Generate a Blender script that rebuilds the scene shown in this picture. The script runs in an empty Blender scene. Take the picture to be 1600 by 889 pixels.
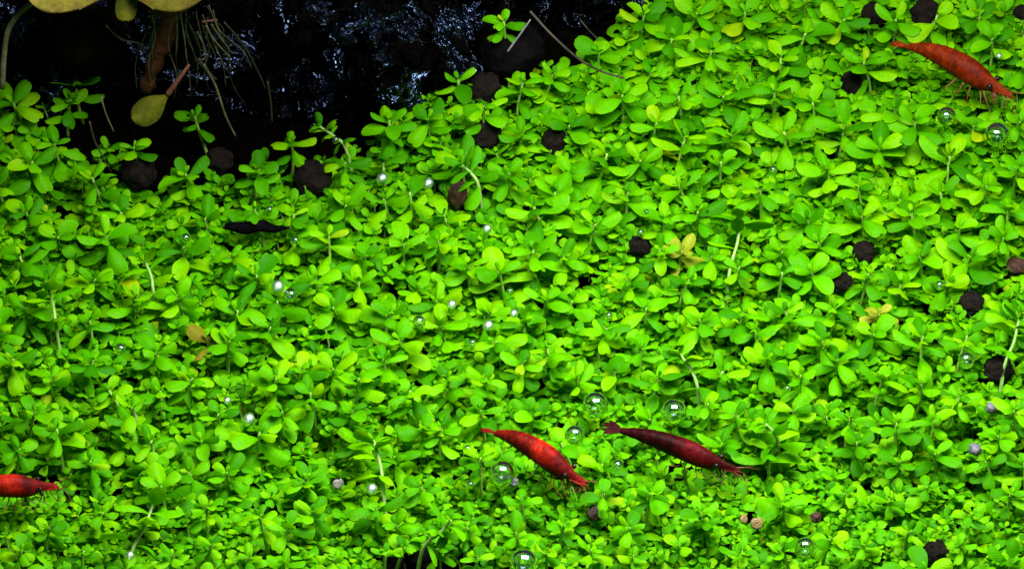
import bpy, math, random
import numpy as np
from mathutils import Vector, Matrix, Quaternion, noise

random.seed(7)
R = math.radians
scn = bpy.context.scene
col = scn.collection
scn.unit_settings.system = 'METRIC'
scn.unit_settings.scale_length = 0.01          # one unit is one centimetre

# ------------------------------------------------------------------ camera, world, lamp, exposure
PITCH, DIST, WIDTH = R(39), 75.0, 20.6
AIM = Vector((0, 0, 0.8))
FWD = Vector((0, math.cos(PITCH), -math.sin(PITCH)))
UP = Vector((0, math.sin(PITCH), math.cos(PITCH)))
CAM = AIM - FWD * DIST
cd = bpy.data.cameras.new('camera')
cam = bpy.data.objects.new('camera', cd)
col.objects.link(cam)
cam.location = CAM
cam.rotation_euler = (math.pi / 2 - PITCH, 0, 0)
cd.sensor_width = 36.0
cd.lens = 36.0 * DIST / WIDTH
cd.clip_start, cd.clip_end = 1.0, 1000.0
cd.dof.use_dof = True
cd.dof.focus_distance = 76.5
cd.dof.aperture_fstop = 3.4
scn.camera = cam

world = bpy.data.worlds.new('World')
scn.world = world
world.use_nodes = True
bg = world.node_tree.nodes['Background']
bg.inputs[0].default_value = (0.55, 0.75, 1.0, 1)
bg.inputs[1].default_value = 0.05

ld = bpy.data.lights.new('aquarium_lamp', 'AREA')   # the tank's lamp above the water
ld.shape = 'RECTANGLE'
ld.size, ld.size_y = 20, 11
ld.energy = 19500
ld.color = (1.0, 0.99, 0.95)
lamp = bpy.data.objects.new('aquarium_lamp', ld)
col.objects.link(lamp)
lamp.location = (4.5, -6.0, 22)
lamp.rotation_euler = (R(-2), 0, 0)

vs = scn.view_settings
vs.view_transform = 'Standard'
vs.look = 'None'
vs.exposure = 0.0
vs.gamma = 1.0
vs.use_curve_mapping = False
scn.cycles.max_bounces = 10
scn.cycles.transmission_bounces = 8
scn.cycles.caustics_refractive = True
scn.cycles.caustics_reflective = False
scn.cycles.sample_clamp_indirect = 6.0

# ------------------------------------------------------------------ photograph pixel <-> place
def ray(px, py):
    u = (px - 800) / 1600 * WIDTH
    v = (444.5 - py) / 1600 * WIDTH
    return (AIM + Vector((u, 0, 0)) + UP * v - CAM).normalized()
def at_z(px, py, z):
    d = ray(px, py); return CAM + d * ((z - CAM.z) / d.z)
def at_y(px, py, y):
    d = ray(px, py); return CAM + d * ((y - CAM.y) / d.y)
def proj(p):
    q = Vector(p) - CAM
    k = DIST / q.dot(FWD)
    return (800 + q.x * k / WIDTH * 1600, 444.5 - q.dot(UP) * k / WIDTH * 1600)
PX = WIDTH / 1600.0

def soil_h(x, y):
    return 0.18 * noise.noise(Vector((x * 0.25, y * 0.25, 3.1))) + 0.06 * noise.noise(Vector((x * .9, y * .9, 7)))
def canopy(x, y):
    return 0.86 + 0.34 * noise.noise(Vector((x * 0.42, y * 0.42, 11.0))) + 0.16 * noise.noise(Vector((x * 1.1, y * 1.1, 5.0)))
def at_canopy(px, py, dz=0.0):
    z = 0.9
    for _ in range(4):
        p = at_z(px, py, z + dz); z = canopy(p.x, p.y)
    return at_z(px, py, z + dz)

# ------------------------------------------------------------------ materials
def new_mat(name):
    m = bpy.data.materials.new(name); m.use_nodes = True
    nt = m.node_tree; nt.nodes.clear()
    out = nt.nodes.new('ShaderNodeOutputMaterial')
    return m, nt, out
def N(nt, t, **kw):
    n = nt.nodes.new(t)
    for k, v in kw.items(): setattr(n, k, v)
    return n
def ramp(nt, fac, stops, interp='LINEAR'):
    r = N(nt, 'ShaderNodeValToRGB'); cr = r.color_ramp; cr.interpolation = interp
    while len(cr.elements) < len(stops): cr.elements.new(0.5)
    for e, (p, c) in zip(cr.elements, stops):
        e.position = p; e.color = (*c, 1)
    nt.links.new(fac, r.inputs[0]); return r.outputs[0]
def math_n(nt, op, a, b=None):
    n = N(nt, 'ShaderNodeMath', operation=op)
    for i, v in enumerate((a, b)):
        if v is None: continue
        if isinstance(v, (int, float)): n.inputs[i].default_value = v
        else: nt.links.new(v, n.inputs[i])
    return n.outputs[0]
def mixc(nt, fac, a, b, mode='MIX'):
    n = N(nt, 'ShaderNodeMix', data_type='RGBA', blend_type=mode)
    for i, v in ((0, fac), (6, a), (7, b)):
        if isinstance(v, (int, float)): n.inputs[i].default_value = v
        elif isinstance(v, tuple): n.inputs[i].default_value = (*v, 1)
        else: nt.links.new(v, n.inputs[i])
    return n.outputs[2]
def noise_n(nt, vec, scale, detail=3, rough=.55):
    n = N(nt, 'ShaderNodeTexNoise'); n.inputs['Scale'].default_value = scale
    n.inputs['Detail'].default_value = detail; n.inputs['Roughness'].default_value = rough
    if vec is not None: nt.links.new(vec, n.inputs['Vector'])
    return n.outputs[0]
def bump_n(nt, h, strength, dist):
    b = N(nt, 'ShaderNodeBump'); b.inputs['Strength'].default_value = strength; b.inputs['Distance'].default_value = dist
    nt.links.new(h, b.inputs['Height']); return b.outputs[0]

def leaf_material(name, stops, trans=0.30, rough=0.5, tcol=(1.3, 1.1, 0.3), tip=(1.5, 1.08, 1.0), blotch=None):
    m, nt, out = new_mat(name); L = nt.links
    geo = N(nt, 'ShaderNodeNewGeometry'); oi = N(nt, 'ShaderNodeObjectInfo'); tc = N(nt, 'ShaderNodeTexCoord')
    rnd = math_n(nt, 'FRACT', math_n(nt, 'ADD', geo.outputs['Random Per Island'], oi.outputs['Random']))
    base = ramp(nt, rnd, stops)
    # plants differ a little from place to place
    patch = noise_n(nt, geo.outputs['Position'], 0.55, 2)
    base = mixc(nt, ramp(nt, patch, [(0.35, (0, 0, 0)), (0.7, (.6, .6, .6))]), base, mixc(nt, 1.0, base, (0.8, 1.0, 0.7), 'MULTIPLY'))
    sx = N(nt, 'ShaderNodeSeparateXYZ'); L.new(tc.outputs['UV'], sx.inputs[0])
    u, v = sx.outputs[0], sx.outputs[1]
    du = math_n(nt, 'ABSOLUTE', math_n(nt, 'SUBTRACT', u, 0.5))
    rib = ramp(nt, du, [(0.0, (1, 1, 1)), (0.045, (0, 0, 0))])
    base = mixc(nt, math_n(nt, 'MULTIPLY', rib, 0.22), base, mixc(nt, 1.0, base, (1.5, 1.25, 1.6), 'MULTIPLY'))
    rim = ramp(nt, du, [(0.36, (0, 0, 0)), (0.5, (1, 1, 1))])
    base = mixc(nt, math_n(nt, 'MULTIPLY', rim, 0.45), base, mixc(nt, 1.0, base, (*tip,), 'MULTIPLY'))
    base = mixc(nt, math_n(nt, 'MULTIPLY', v, 0.5), base, mixc(nt, 1.0, base, (*tip,), 'MULTIPLY'))
    if blotch: base = mixc(nt, ramp(nt, noise_n(nt, geo.outputs['Position'], 2.6, 6, .7), [(.44, (0, 0, 0)), (.60, (.85, .85, .85))]), base, blotch)
    # fine cell mottling and side veins
    mott = noise_n(nt, geo.outputs['Position'], 14, 4, .65)
    base = mixc(nt, ramp(nt, mott, [(0.36, (.42, .42, .42)), (0.62, (0, 0, 0))]), base, mixc(nt, 1.0, base, (0.5, 0.66, 0.5), 'MULTIPLY'))
    vein = N(nt, 'ShaderNodeTexWave', wave_type='BANDS', bands_direction='X'); vein.inputs['Scale'].default_value = 2.2
    cx = N(nt, 'ShaderNodeCombineXYZ'); L.new(math_n(nt, 'SUBTRACT', v, math_n(nt, 'MULTIPLY', du, 0.7)), cx.inputs[0])
    L.new(cx.outputs[0], vein.inputs['Vector']); vein.inputs['Distortion'].default_value = 0.0
    hgt = math_n(nt, 'ADD', math_n(nt, 'MULTIPLY', vein.outputs[1], 0.25), math_n(nt, 'MULTIPLY', noise_n(nt, geo.outputs['Position'], 9, 3), 1.0))
    nrm = bump_n(nt, hgt, 0.35, 0.03)
    p = N(nt, 'ShaderNodeBsdfPrincipled')
    L.new(base, p.inputs['Base Color']); L.new(nrm, p.inputs['Normal'])
    p.inputs['Roughness'].default_value = rough; p.inputs['Specular IOR Level'].default_value = 0.06
    t = N(nt, 'ShaderNodeBsdfTranslucent')
    L.new(mixc(nt, 1.0, base, tcol, 'MULTIPLY'), t.inputs[0]); L.new(nrm, t.inputs['Normal'])
    mx = N(nt, 'ShaderNodeMixShader'); mx.inputs[0].default_value = trans
    L.new(p.outputs[0], mx.inputs[1]); L.new(t.outputs[0], mx.inputs[2]); L.new(mx.outputs[0], out.inputs[0])
    return m

M = {}
M['leaf'] = leaf_material('carpet_leaf', [(0, (.028, .20, .0)), (.3, (.062, .335, .0)), (.7, (.108, .44, .0)), (.99, (.18, .50, .0)), (1, (.26, .42, .003))])
M['withered'] = leaf_material('withered_leaf', [(0, (.20, .14, .012)), (.5, (.17, .20, .008)), (1, (.26, .18, .02))], trans=.25, tcol=(1.1, 1, .6), tip=(1.2, 1.1, 1.0))
M['mossy'] = leaf_material('mossy_leaf', [(0, (.20, .26, .012)), (.5, (.28, .34, .015)), (1, (.34, .36, .03))], trans=.25, tcol=(1.1, 1, .6), tip=(1.2, 1.1, 1.0))
M['big_leaf'] = leaf_material('broad_leaf', [(0, (.20, .20, .018)), (1, (.25, .19, .03))], trans=.3, rough=.6, tcol=(1.1, 1, .6), tip=(1.15, 1.1, 1.2), blotch=(.13, .085, .02))
M['olive_leaf'] = leaf_material('olive_leaf', [(0, (.15, .15, .012)), (1, (.18, .165, .02))], trans=.2, rough=.6, tip=(1.1, 1.1, 1.0), blotch=(.07, .09, .01))

def plain(name, c1, c2, scale=8, rough=.5, spec=.4, bump=0.3, bdist=.02, trans=0.0, coat=0.0):
    m, nt, out = new_mat(name); L = nt.links
    geo = N(nt, 'ShaderNodeNewGeometry')
    n = noise_n(nt, geo.outputs['Position'], scale, 5, .6)
    p = N(nt, 'ShaderNodeBsdfPrincipled')
    L.new(ramp(nt, n, [(0.32, c1), (0.68, c2)]), p.inputs['Base Color'])
    p.inputs['Roughness'].default_value = rough; p.inputs['Specular IOR Level'].default_value = spec
    if coat: p.inputs['Coat Weight'].default_value = coat; p.inputs['Coat Roughness'].default_value = .12
    if bump: L.new(bump_n(nt, noise_n(nt, geo.outputs['Position'], scale * 2.2, 5, .65), bump, bdist), p.inputs['Normal'])
    last = p.outputs[0]
    if trans:
        t = N(nt, 'ShaderNodeBsdfTranslucent'); t.inputs[0].default_value = (*[min(1, k * 1.2) for k in c2], 1)
        mx = N(nt, 'ShaderNodeMixShader'); mx.inputs[0].default_value = trans
        L.new(last, mx.inputs[1]); L.new(t.outputs[0], mx.inputs[2]); last = mx.outputs[0]
    L.new(last, out.inputs[0])
    return m
M['stem'] = plain('stem', (.20, .44, .04), (.38, .60, .12), 6, .45, .4, .1, trans=.25)
M['pale_stem'] = plain('pale_stem', (.18, .40, .05), (.36, .55, .16), 5, .45, .4, .1, trans=.25)
M['soil'] = plain('soil', (.0006, .0005, .0004), (.0025, .0018, .0014), 5, .95, .0, .8, .08)
M['granule'] = plain('granule', (.001, .0008, .0007), (.015, .0095, .007), 7, .7, .12, 1.0, .10)
M['granule_grey'] = plain('granule_grey', (.05, .05, .07), (.2, .19, .24), 9, .5, .5, .8, .04)
M['bark'] = plain('bark', (.012, .004, .0025), (.06, .02, .009), 5, .6, .4, .9, .06)
M['black_matte'] = plain('black_matte', (.001, .001, .0012), (.004, .004, .005), 5, .9, .0, .5, .05)
M['shell_tan'] = plain('shell_tan', (.11, .075, .02), (.24, .16, .05), 7, .4, .5, .4, .02)
M['shell_grey'] = plain('shell_grey', (.14, .13, .12), (.36, .33, .32), 12, .4, .5, .5, .02)
M['rhizome'] = plain('rhizome', (.05, .016, .006), (.16, .05, .018), 4, .7, .2, .9, .10)
M['root'] = plain('root', (.04, .045, .018), (.17, .16, .08), 4, .5, .35, .3, .02)
M['root_dark'] = plain('root_dark', (.012, .012, .008), (.05, .045, .025), 4, .5, .35, .3, .02)
M['petiole_red'] = plain('petiole_red', (.10, .03, .02), (.2, .08, .045), 5, .5, .35, .2, .02)
M['sliver'] = plain('sliver', (.10, .10, .12), (.22, .21, .22), 6, .4, .5, .2, .02)
M['eye'] = plain('eye', (.002, .0015, .002), (.008, .004, .004), 20, .35, .3, 0)
M['antenna'] = plain('antenna', (.18, .03, .012), (.3, .07, .03), 5, .4, .4, 0, trans=.2)

def rock_material():
    m, nt, out = new_mat('wet_black_rock'); L = nt.links
    geo = N(nt, 'ShaderNodeNewGeometry'); P = geo.outputs['Position']
    p = N(nt, 'ShaderNodeBsdfPrincipled')
    L.new(ramp(nt, noise_n(nt, P, 1.6, 6, .65), [(.35, (.0004, .0004, .0006)), (.75, (.004, .0034, .0034))]), p.inputs['Base Color'])
    wet = ramp(nt, noise_n(nt, P, 1.5, 3, .55), [(.49, (0, 0, 0)), (.57, (1, 1, 1))])
    big = ramp(nt, noise_n(nt, P, .45, 2, .5), [(.38, (0, 0, 0)), (.48, (1, 1, 1))])
    L.new(math_n(nt, 'MULTIPLY', wet, big), p.inputs['Specular IOR Level'])
    p.inputs['Roughness'].default_value = .24
    p.inputs['IOR'].default_value = 1.8
    p.inputs['Specular Tint'].default_value = (.34, .52, 1, 1)
    h = math_n(nt, 'ADD', noise_n(nt, P, 3.0, 2.5, .5), math_n(nt, 'MULTIPLY', noise_n(nt, P, 1.3, 2, .5), .8))
    L.new(bump_n(nt, h, 1.0, 1.4), p.inputs['Normal'])
    L.new(p.outputs[0], out.inputs[0]); return m
M['rock'] = rock_material()
M['grey_rock'] = plain('grey_rock', (.0012, .001, .0012), (.005, .0042, .0045), 2.2, .9, .02, .6, .08)

def bubble_material():
    # an air bubble under water: the light comes from the denser side
    m, nt, out = new_mat('air_in_water')
    g = N(nt, 'ShaderNodeBsdfGlass'); g.inputs['IOR'].default_value = 0.752; g.inputs['Roughness'].default_value = 0.0
    gl = N(nt, 'ShaderNodeBsdfGlossy'); gl.inputs['Color'].default_value = (.42, .62, 1, 1); gl.inputs['Roughness'].default_value = .06
    mx = N(nt, 'ShaderNodeMixShader'); mx.inputs[0].default_value = .12
    nt.links.new(g.outputs[0], mx.inputs[1]); nt.links.new(gl.outputs[0], mx.inputs[2])
    nt.links.new(mx.outputs[0], out.inputs[0]); return m
M['bubble'] = bubble_material()
def pearl_material():
    m, nt, out = new_mat('trapped_gas')
    g = N(nt, 'ShaderNodeBsdfGlass'); g.inputs['IOR'].default_value = 0.8; g.inputs['Roughness'].default_value = .25
    gl = N(nt, 'ShaderNodeBsdfGlossy'); gl.inputs['Color'].default_value = (.85, 1, .95, 1); gl.inputs['Roughness'].default_value = .45
    mx = N(nt, 'ShaderNodeMixShader'); mx.inputs[0].default_value = .38
    nt.links.new(g.outputs[0], mx.inputs[1]); nt.links.new(gl.outputs[0], mx.inputs[2])
    nt.links.new(mx.outputs[0], out.inputs[0]); return m
M['pearl'] = pearl_material()

def shrimp_material(name, stops, speck, rough=.5):
    m, nt, out = new_mat(name); L = nt.links
    tc = N(nt, 'ShaderNodeTexCoord'); sx = N(nt, 'ShaderNodeSeparateXYZ')
    L.new(tc.outputs['UV'], sx.inputs[0])
    base = ramp(nt, math_n(nt, 'ADD', sx.outputs[1], math_n(nt, 'MULTIPLY', math_n(nt, 'SUBTRACT', noise_n(nt, tc.outputs['Object'], 4, 3), .5), .12)), stops)
    n1 = noise_n(nt, tc.outputs['Object'], 9, 6, .78)
    seg_ = math_n(nt, 'FRACT', math_n(nt, 'MULTIPLY', math_n(nt, 'SUBTRACT', sx.outputs[1], .17), 15.0))
    gate = math_n(nt, 'LESS_THAN', sx.outputs[1], .57)
    base = mixc(nt, math_n(nt, 'MULTIPLY', gate, ramp(nt, seg_, [(.80, (0, 0, 0)), (.97, (.85, .85, .85))])), base, mixc(nt, 1.0, base, (.45, .35, .35), 'MULTIPLY'))
    base = mixc(nt, ramp(nt, n1, [(.40, (.85, .85, .85)), (.58, (0, 0, 0))]), base, mixc(nt, 1.0, base, speck, 'MULTIPLY'))
    base = mixc(nt, ramp(nt, noise_n(nt, tc.outputs['Object'], 3.4, 4, .6), [(.40, (.7, .7, .7)), (.56, (0, 0, 0))]), base, mixc(nt, 1.0, base, (.5, .45, .45), 'MULTIPLY'))
    n2 = noise_n(nt, tc.outputs['Object'], 22, 3, .6)
    base = mixc(nt, ramp(nt, n2, [(.56, (0, 0, 0)), (.68, (.6, .6, .6))]), base, mixc(nt, 1.0, base, (1.5, 2.2, 1.8), 'MULTIPLY'))
    p = N(nt, 'ShaderNodeBsdfPrincipled'); L.new(base, p.inputs['Base Color'])
    p.inputs['Roughness'].default_value = rough; p.inputs['Specular IOR Level'].default_value = .05
    p.inputs['Subsurface Weight'].default_value = .25; p.inputs['Subsurface Radius'].default_value = (.12, .02, .01)
    p.inputs['Subsurface Scale'].default_value = .5
    L.new(bump_n(nt, n1, .25, .03), p.inputs['Normal'])
    L.new(p.outputs[0], out.inputs[0]); return m
M['shrimp_red'] = shrimp_material('shrimp_red', [(0, (.13, .008, .005)), (.12, (.24, .010, .005)), (.28, (.17, .008, .004)), (.48, (.15, .007, .004)), (.54, (.48, .02, .006)), (.66, (.34, .010, .005)), (.74, (.10, .006, .006)), (.86, (.16, .007, .006)), (1, (.3, .014, .010))], (.38, .3, .3))
M['shrimp_orange'] = shrimp_material('shrimp_orange', [(0, (.24, .034, .004)), (.3, (.20, .022, .002)), (.6, (.17, .016, .002)), (.78, (.14, .012, .002)), (.9, (.18, .020, .003)), (1, (.27, .038, .006))], (.42, .36, .36))
M['shrimp_maroon'] = shrimp_material('shrimp_maroon', [(0, (.05, .004, .005)), (.2, (.034, .002, .003)), (.5, (.024, .0015, .002)), (.6, (.12, .004, .006)), (.78, (.09, .003, .005)), (.88, (.03, .0015, .002)), (1, (.07, .005, .007))], (.3, .3, .35))
M['leg_red'] = plain('leg_red', (.14, .025, .01), (.30, .09, .04), 5, .4, .4, 0, trans=.35)
M['leg_maroon'] = plain('leg_maroon', (.06, .015, .012), (.18, .06, .04), 5, .4, .4, 0, trans=.3)

# ------------------------------------------------------------------ mesh helpers
def mesh(name, v, f, mats, uv=None, mi=None, smooth=True):
    me = bpy.data.meshes.new(name)
    me.from_pydata([tuple(p) for p in v], [], [tuple(p) for p in f])
    for m in mats: me.materials.append(m)
    if uv is not None:
        l = me.uv_layers.new(name='UVMap')
        idx = np.empty(len(me.loops), dtype=np.int32); me.loops.foreach_get('vertex_index', idx)
        l.data.foreach_set('uv', np.asarray(uv, dtype=np.float32)[idx].ravel())
    if smooth: me.polygons.foreach_set('use_smooth', [True] * len(me.polygons))
    if mi is not None: me.polygons.foreach_set('material_index', mi)
    me.update(); return me
def link(name, me, parent=None, loc=None):
    o = bpy.data.objects.new(name, me); col.objects.link(o)
    if parent is not None: o.parent = parent
    if loc is not None: o.location = loc
    return o
def tag(o, label=None, cat=None, group=None, kind=None):
    if label: o['label'] = label
    if cat: o['category'] = cat
    if group: o['group'] = group
    if kind: o['kind'] = kind
    return o
def tube(pts, rad, seg=6, cap=True):
    """tube through pts; rad one number or one per point -> verts, faces, uv"""
    pts = [Vector(p) for p in pts]; n = len(pts)
    rr = rad if isinstance(rad, (list, tuple)) else [rad] * n
    v, f, uv = [], [], []
    ref = Vector((0.13, 0.31, 0.94))
    for i, p in enumerate(pts):
        t = (pts[min(i + 1, n - 1)] - pts[max(i - 1, 0)]).normalized()
        a = t.cross(ref)
        if a.length < 1e-3: a = t.cross(Vector((1, 0, 0)))
        a.normalize(); b = t.cross(a)
        for k in range(seg):
            q = 2 * math.pi * k / seg
            v.append(p + (a * math.cos(q) + b * math.sin(q)) * rr[i]); uv.append((k / seg, i / max(1, n - 1)))
    for i in range(n - 1):
        for k in range(seg):
            f.append((i * seg + k, i * seg + (k + 1) % seg, (i + 1) * seg + (k + 1) % seg, (i + 1) * seg + k))
    if cap:
        f.append(tuple(range(seg))[::-1]); f.append(tuple((n - 1) * seg + k for k in range(seg)))
    return v, f, uv
def smooth_path(pts, n=4):
    pts = [Vector(p) for p in pts]; out = []
    for i in range(len(pts) - 1):
        p0, p1, p2, p3 = pts[max(i - 1, 0)], pts[i], pts[i + 1], pts[min(i + 2, len(pts) - 1)]
        for k in range(n):
            t = k / n
            out.append(0.5 * ((2 * p1) + (p2 - p0) * t + (2 * p0 - 5 * p1 + 4 * p2 - p3) * t * t + (3 * p1 - p0 - 3 * p2 + p3) * t ** 3))
    out.append(pts[-1]); return out

def leaf_geo(rows, cols, W, curl, dome, twist=0.0, tip=0.0, wave=0.0, pinch=0.16):
    """spoon shaped leaf of length 1 along +x, upper face +z"""
    def wid(t):
        if t < .60: return pinch + (1 - pinch) * (math.sin(math.pi / 2 * max(0, (t - .03)) / .57) ** 1.25)
        return max(.10, (1 - ((t - .60) / .40) ** 2.8)) ** .5
    v, f, uv = [], [], []
    x = z = 0.0; pt = 0.0
    for i in range(rows + 1):
        t = math.sin(i / rows * math.pi / 2) ** 1.1
        w = wid(t) * W * .5
        a = R(8) - curl * (t ** 1.5)
        if i: x += (t - pt) * math.cos(a); z += (t - pt) * math.sin(a)
        pt = t
        for k in range(cols + 1):
            s = k / cols * 2 - 1
            y = s * w
            zz = z - dome * (s * s) * w * 1.3 + wave * math.sin(7 * t + 2 * s) * w
            r = twist * t
            v.append((x, y * math.cos(r), zz + y * math.sin(r))); uv.append((k / cols, t))
    c = cols + 1
    for i in range(rows):
        for k in range(cols):
            f.append((i * c + k, (i + 1) * c + k, (i + 1) * c + k + 1, i * c + k + 1))
    return v, f, uv
LEAF_SHAPES = []       # detailed, shared by the sprigs
for W, cu, do, tw, wv in [(.50, .75, .55, .1, .05), (.56, 1.05, .45, -.15, -.08), (.46, .5, .65, .2, .08), (.60, .9, .3, 0, .1), (.52, 1.3, .5, -.2, .04),
                          (.48, .25, .5, .1, -.06), (.64, .6, .35, -.1, .09), (.54, .85, -.15, .15, .05), (.58, .4, .4, .25, -.1), (.44, .95, .6, -.1, .0)]:
    g = leaf_geo(8, 4, W * 1.0, cu * 1.05, do * 1.05, tw, 0, wv)
    LEAF_SHAPES.append((g, mesh('leaf', g[0], g[1], [M['leaf']], g[2])))
LITE = [leaf_geo(6, 2, W * 1.05, cu, do, tw) for W, cu, do, tw in [(.56, .8, .5, .1), (.64, 1.1, .4, -.15), (.52, .5, .5, .1), (.7, .7, .3, 0)]]

# ------------------------------------------------------------------ ground
def build_soil():
    n = 110; xs = np.linspace(-20, 20, n); ys = np.linspace(-18, 30, n)
    v = [(x, y, soil_h(x, y)) for y in ys for x in xs]
    f = [(j * n + i, j * n + i + 1, (j + 1) * n + i + 1, (j + 1) * n + i) for j in range(n - 1) for i in range(n - 1)]
    o = link('soil_ground', mesh('soil_ground', v, f, [M['soil']])); tag(o, kind='structure', label='dark brown soil bed under the green carpet')
build_soil()

def blob(rad, sub, amp, freq, seed, squash=(1, 1, 1), octv=4, gain=.5):
    import bmesh
    bm = bmesh.new(); bmesh.ops.create_icosphere(bm, subdivisions=sub, radius=1.0)
    v = []
    for q in bm.verts:
        c = q.co.normalized()
        d = 1.0; a = amp; fr = freq
        for _ in range(octv):
            d += a * noise.noise(c * fr + Vector((seed, seed * 1.7, -seed))); a *= gain; fr *= 2.1
        v.append(Vector((c.x * squash[0], c.y * squash[1], c.z * squash[2])) * d * rad)
    f = [tuple(x.index for x in p.verts) for p in bm.faces]
    bm.free(); return v, f

# soil grains that lie loose between the stems
def build_grains():
    protos = [blob(1, 1, .3, 1.6, s) for s in (1.0, 2.0, 3.0)]
    V, F = [], []; rnd = random.Random(3)
    for _ in range(1500):
        x, y = rnd.uniform(-13, 13), rnd.uniform(-12, 11)
        v, f = rnd.choice(protos); s = rnd.uniform(.08, .2); o = len(V)
        c = Vector((x, y, soil_h(x, y) + s * .4)); r = Matrix.Rotation(rnd.uniform(0, 6), 3, 'Z')
        V += [c + r @ (p * s) for p in v]; F += [tuple(i + o for i in q) for q in f]
    tag(link('soil_grains', mesh('soil_grains', V, F, [M['soil']])), 'loose dark soil grains between the plant stems', 'soil grains', kind='stuff')
build_grains()

# ------------------------------------------------------------------ rocks at the back
def rock(name, c, size, sub, seed, label, m, amp=.2, fr=1.5, octv=7, gain=.56, ledge=0):
    v, f = blob(1, sub, amp, fr, seed, size, octv, gain)
    if ledge:                                       # broken horizontal shelves on the rock's face
        for p in v:
            ph = p.z * .95 + 1.1 * noise.noise(p * .45 + Vector((seed, 0, 0))) + .5 * noise.noise(p * 1.3)
            fr_ = ph - math.floor(ph)
            k = 1 - max(0, (fr_ - .55) / .45) ** 1.5
            h = Vector((p.x, p.y, 0)); h = h / max(h.length, .01)
            p += h * (k - .5) * ledge * (1 + .8 * noise.noise(p * 1.1))
    o = link(name, mesh(name, v, f, [m]), loc=c); tag(o, label, 'rock')
    return o
rock('wet_rock', (-8.4, 12.9, 1.6), (5.6, 5.6, 6.6), 6, 4.3, 'black wet rock behind the hanging roots at upper left', M['rock'], ledge=.5)
rock('wet_rock', (-3.3, 12.2, -.4), (4.3, 5.4, 5.6), 6, 9.1, 'black rock with glints on its wet face, left of the smooth boulder', M['rock'], ledge=.75)
b = at_y(800, 80, 7.8)
rock('boulder', (b.x, 7.8, b.z + .05), (.72, .7, .55), 5, 2.2, 'smooth dark grey boulder at the top, right of the glinting rock', M['grey_rock'], .14, 1.2, 4, .5)
rock('back_rock', (2.1, 13.1, .6), (2.6, 2.9, 1.3), 5, 6.2, 'dark low rock behind the boulder at the top edge', M['rock'], .25, 1.4, 5)

# ------------------------------------------------------------------ features that leaves must leave free: pixel shapes with the distance they lie at
FREE = []      # (polyline of pixels, radius in pixels, y of the thing)
def free(pts, r, y): FREE.append(([tuple(p) for p in pts], r, y))
def seg_d(p, a, b):
    ax, ay = a; bx, by = b; dx, dy = bx - ax, by - ay; l = dx * dx + dy * dy
    t = 0 if l == 0 else max(0, min(1, ((p[0] - ax) * dx + (p[1] - ay) * dy) / l))
    return math.hypot(p[0] - ax - t * dx, p[1] - ay - t * dy)
def blocked(p3):
    p = proj(p3)
    for pts, r, y in FREE:
        if p3.y > y + .12: continue
        if len(pts) == 1:
            if math.hypot(p[0] - pts[0][0], p[1] - pts[0][1]) < r: return True
        elif any(seg_d(p, pts[i], pts[i + 1]) < r for i in range(len(pts) - 1)): return True
    return False

MARKS = []     # (pixel, short phrase) to tell sprigs apart by
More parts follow.
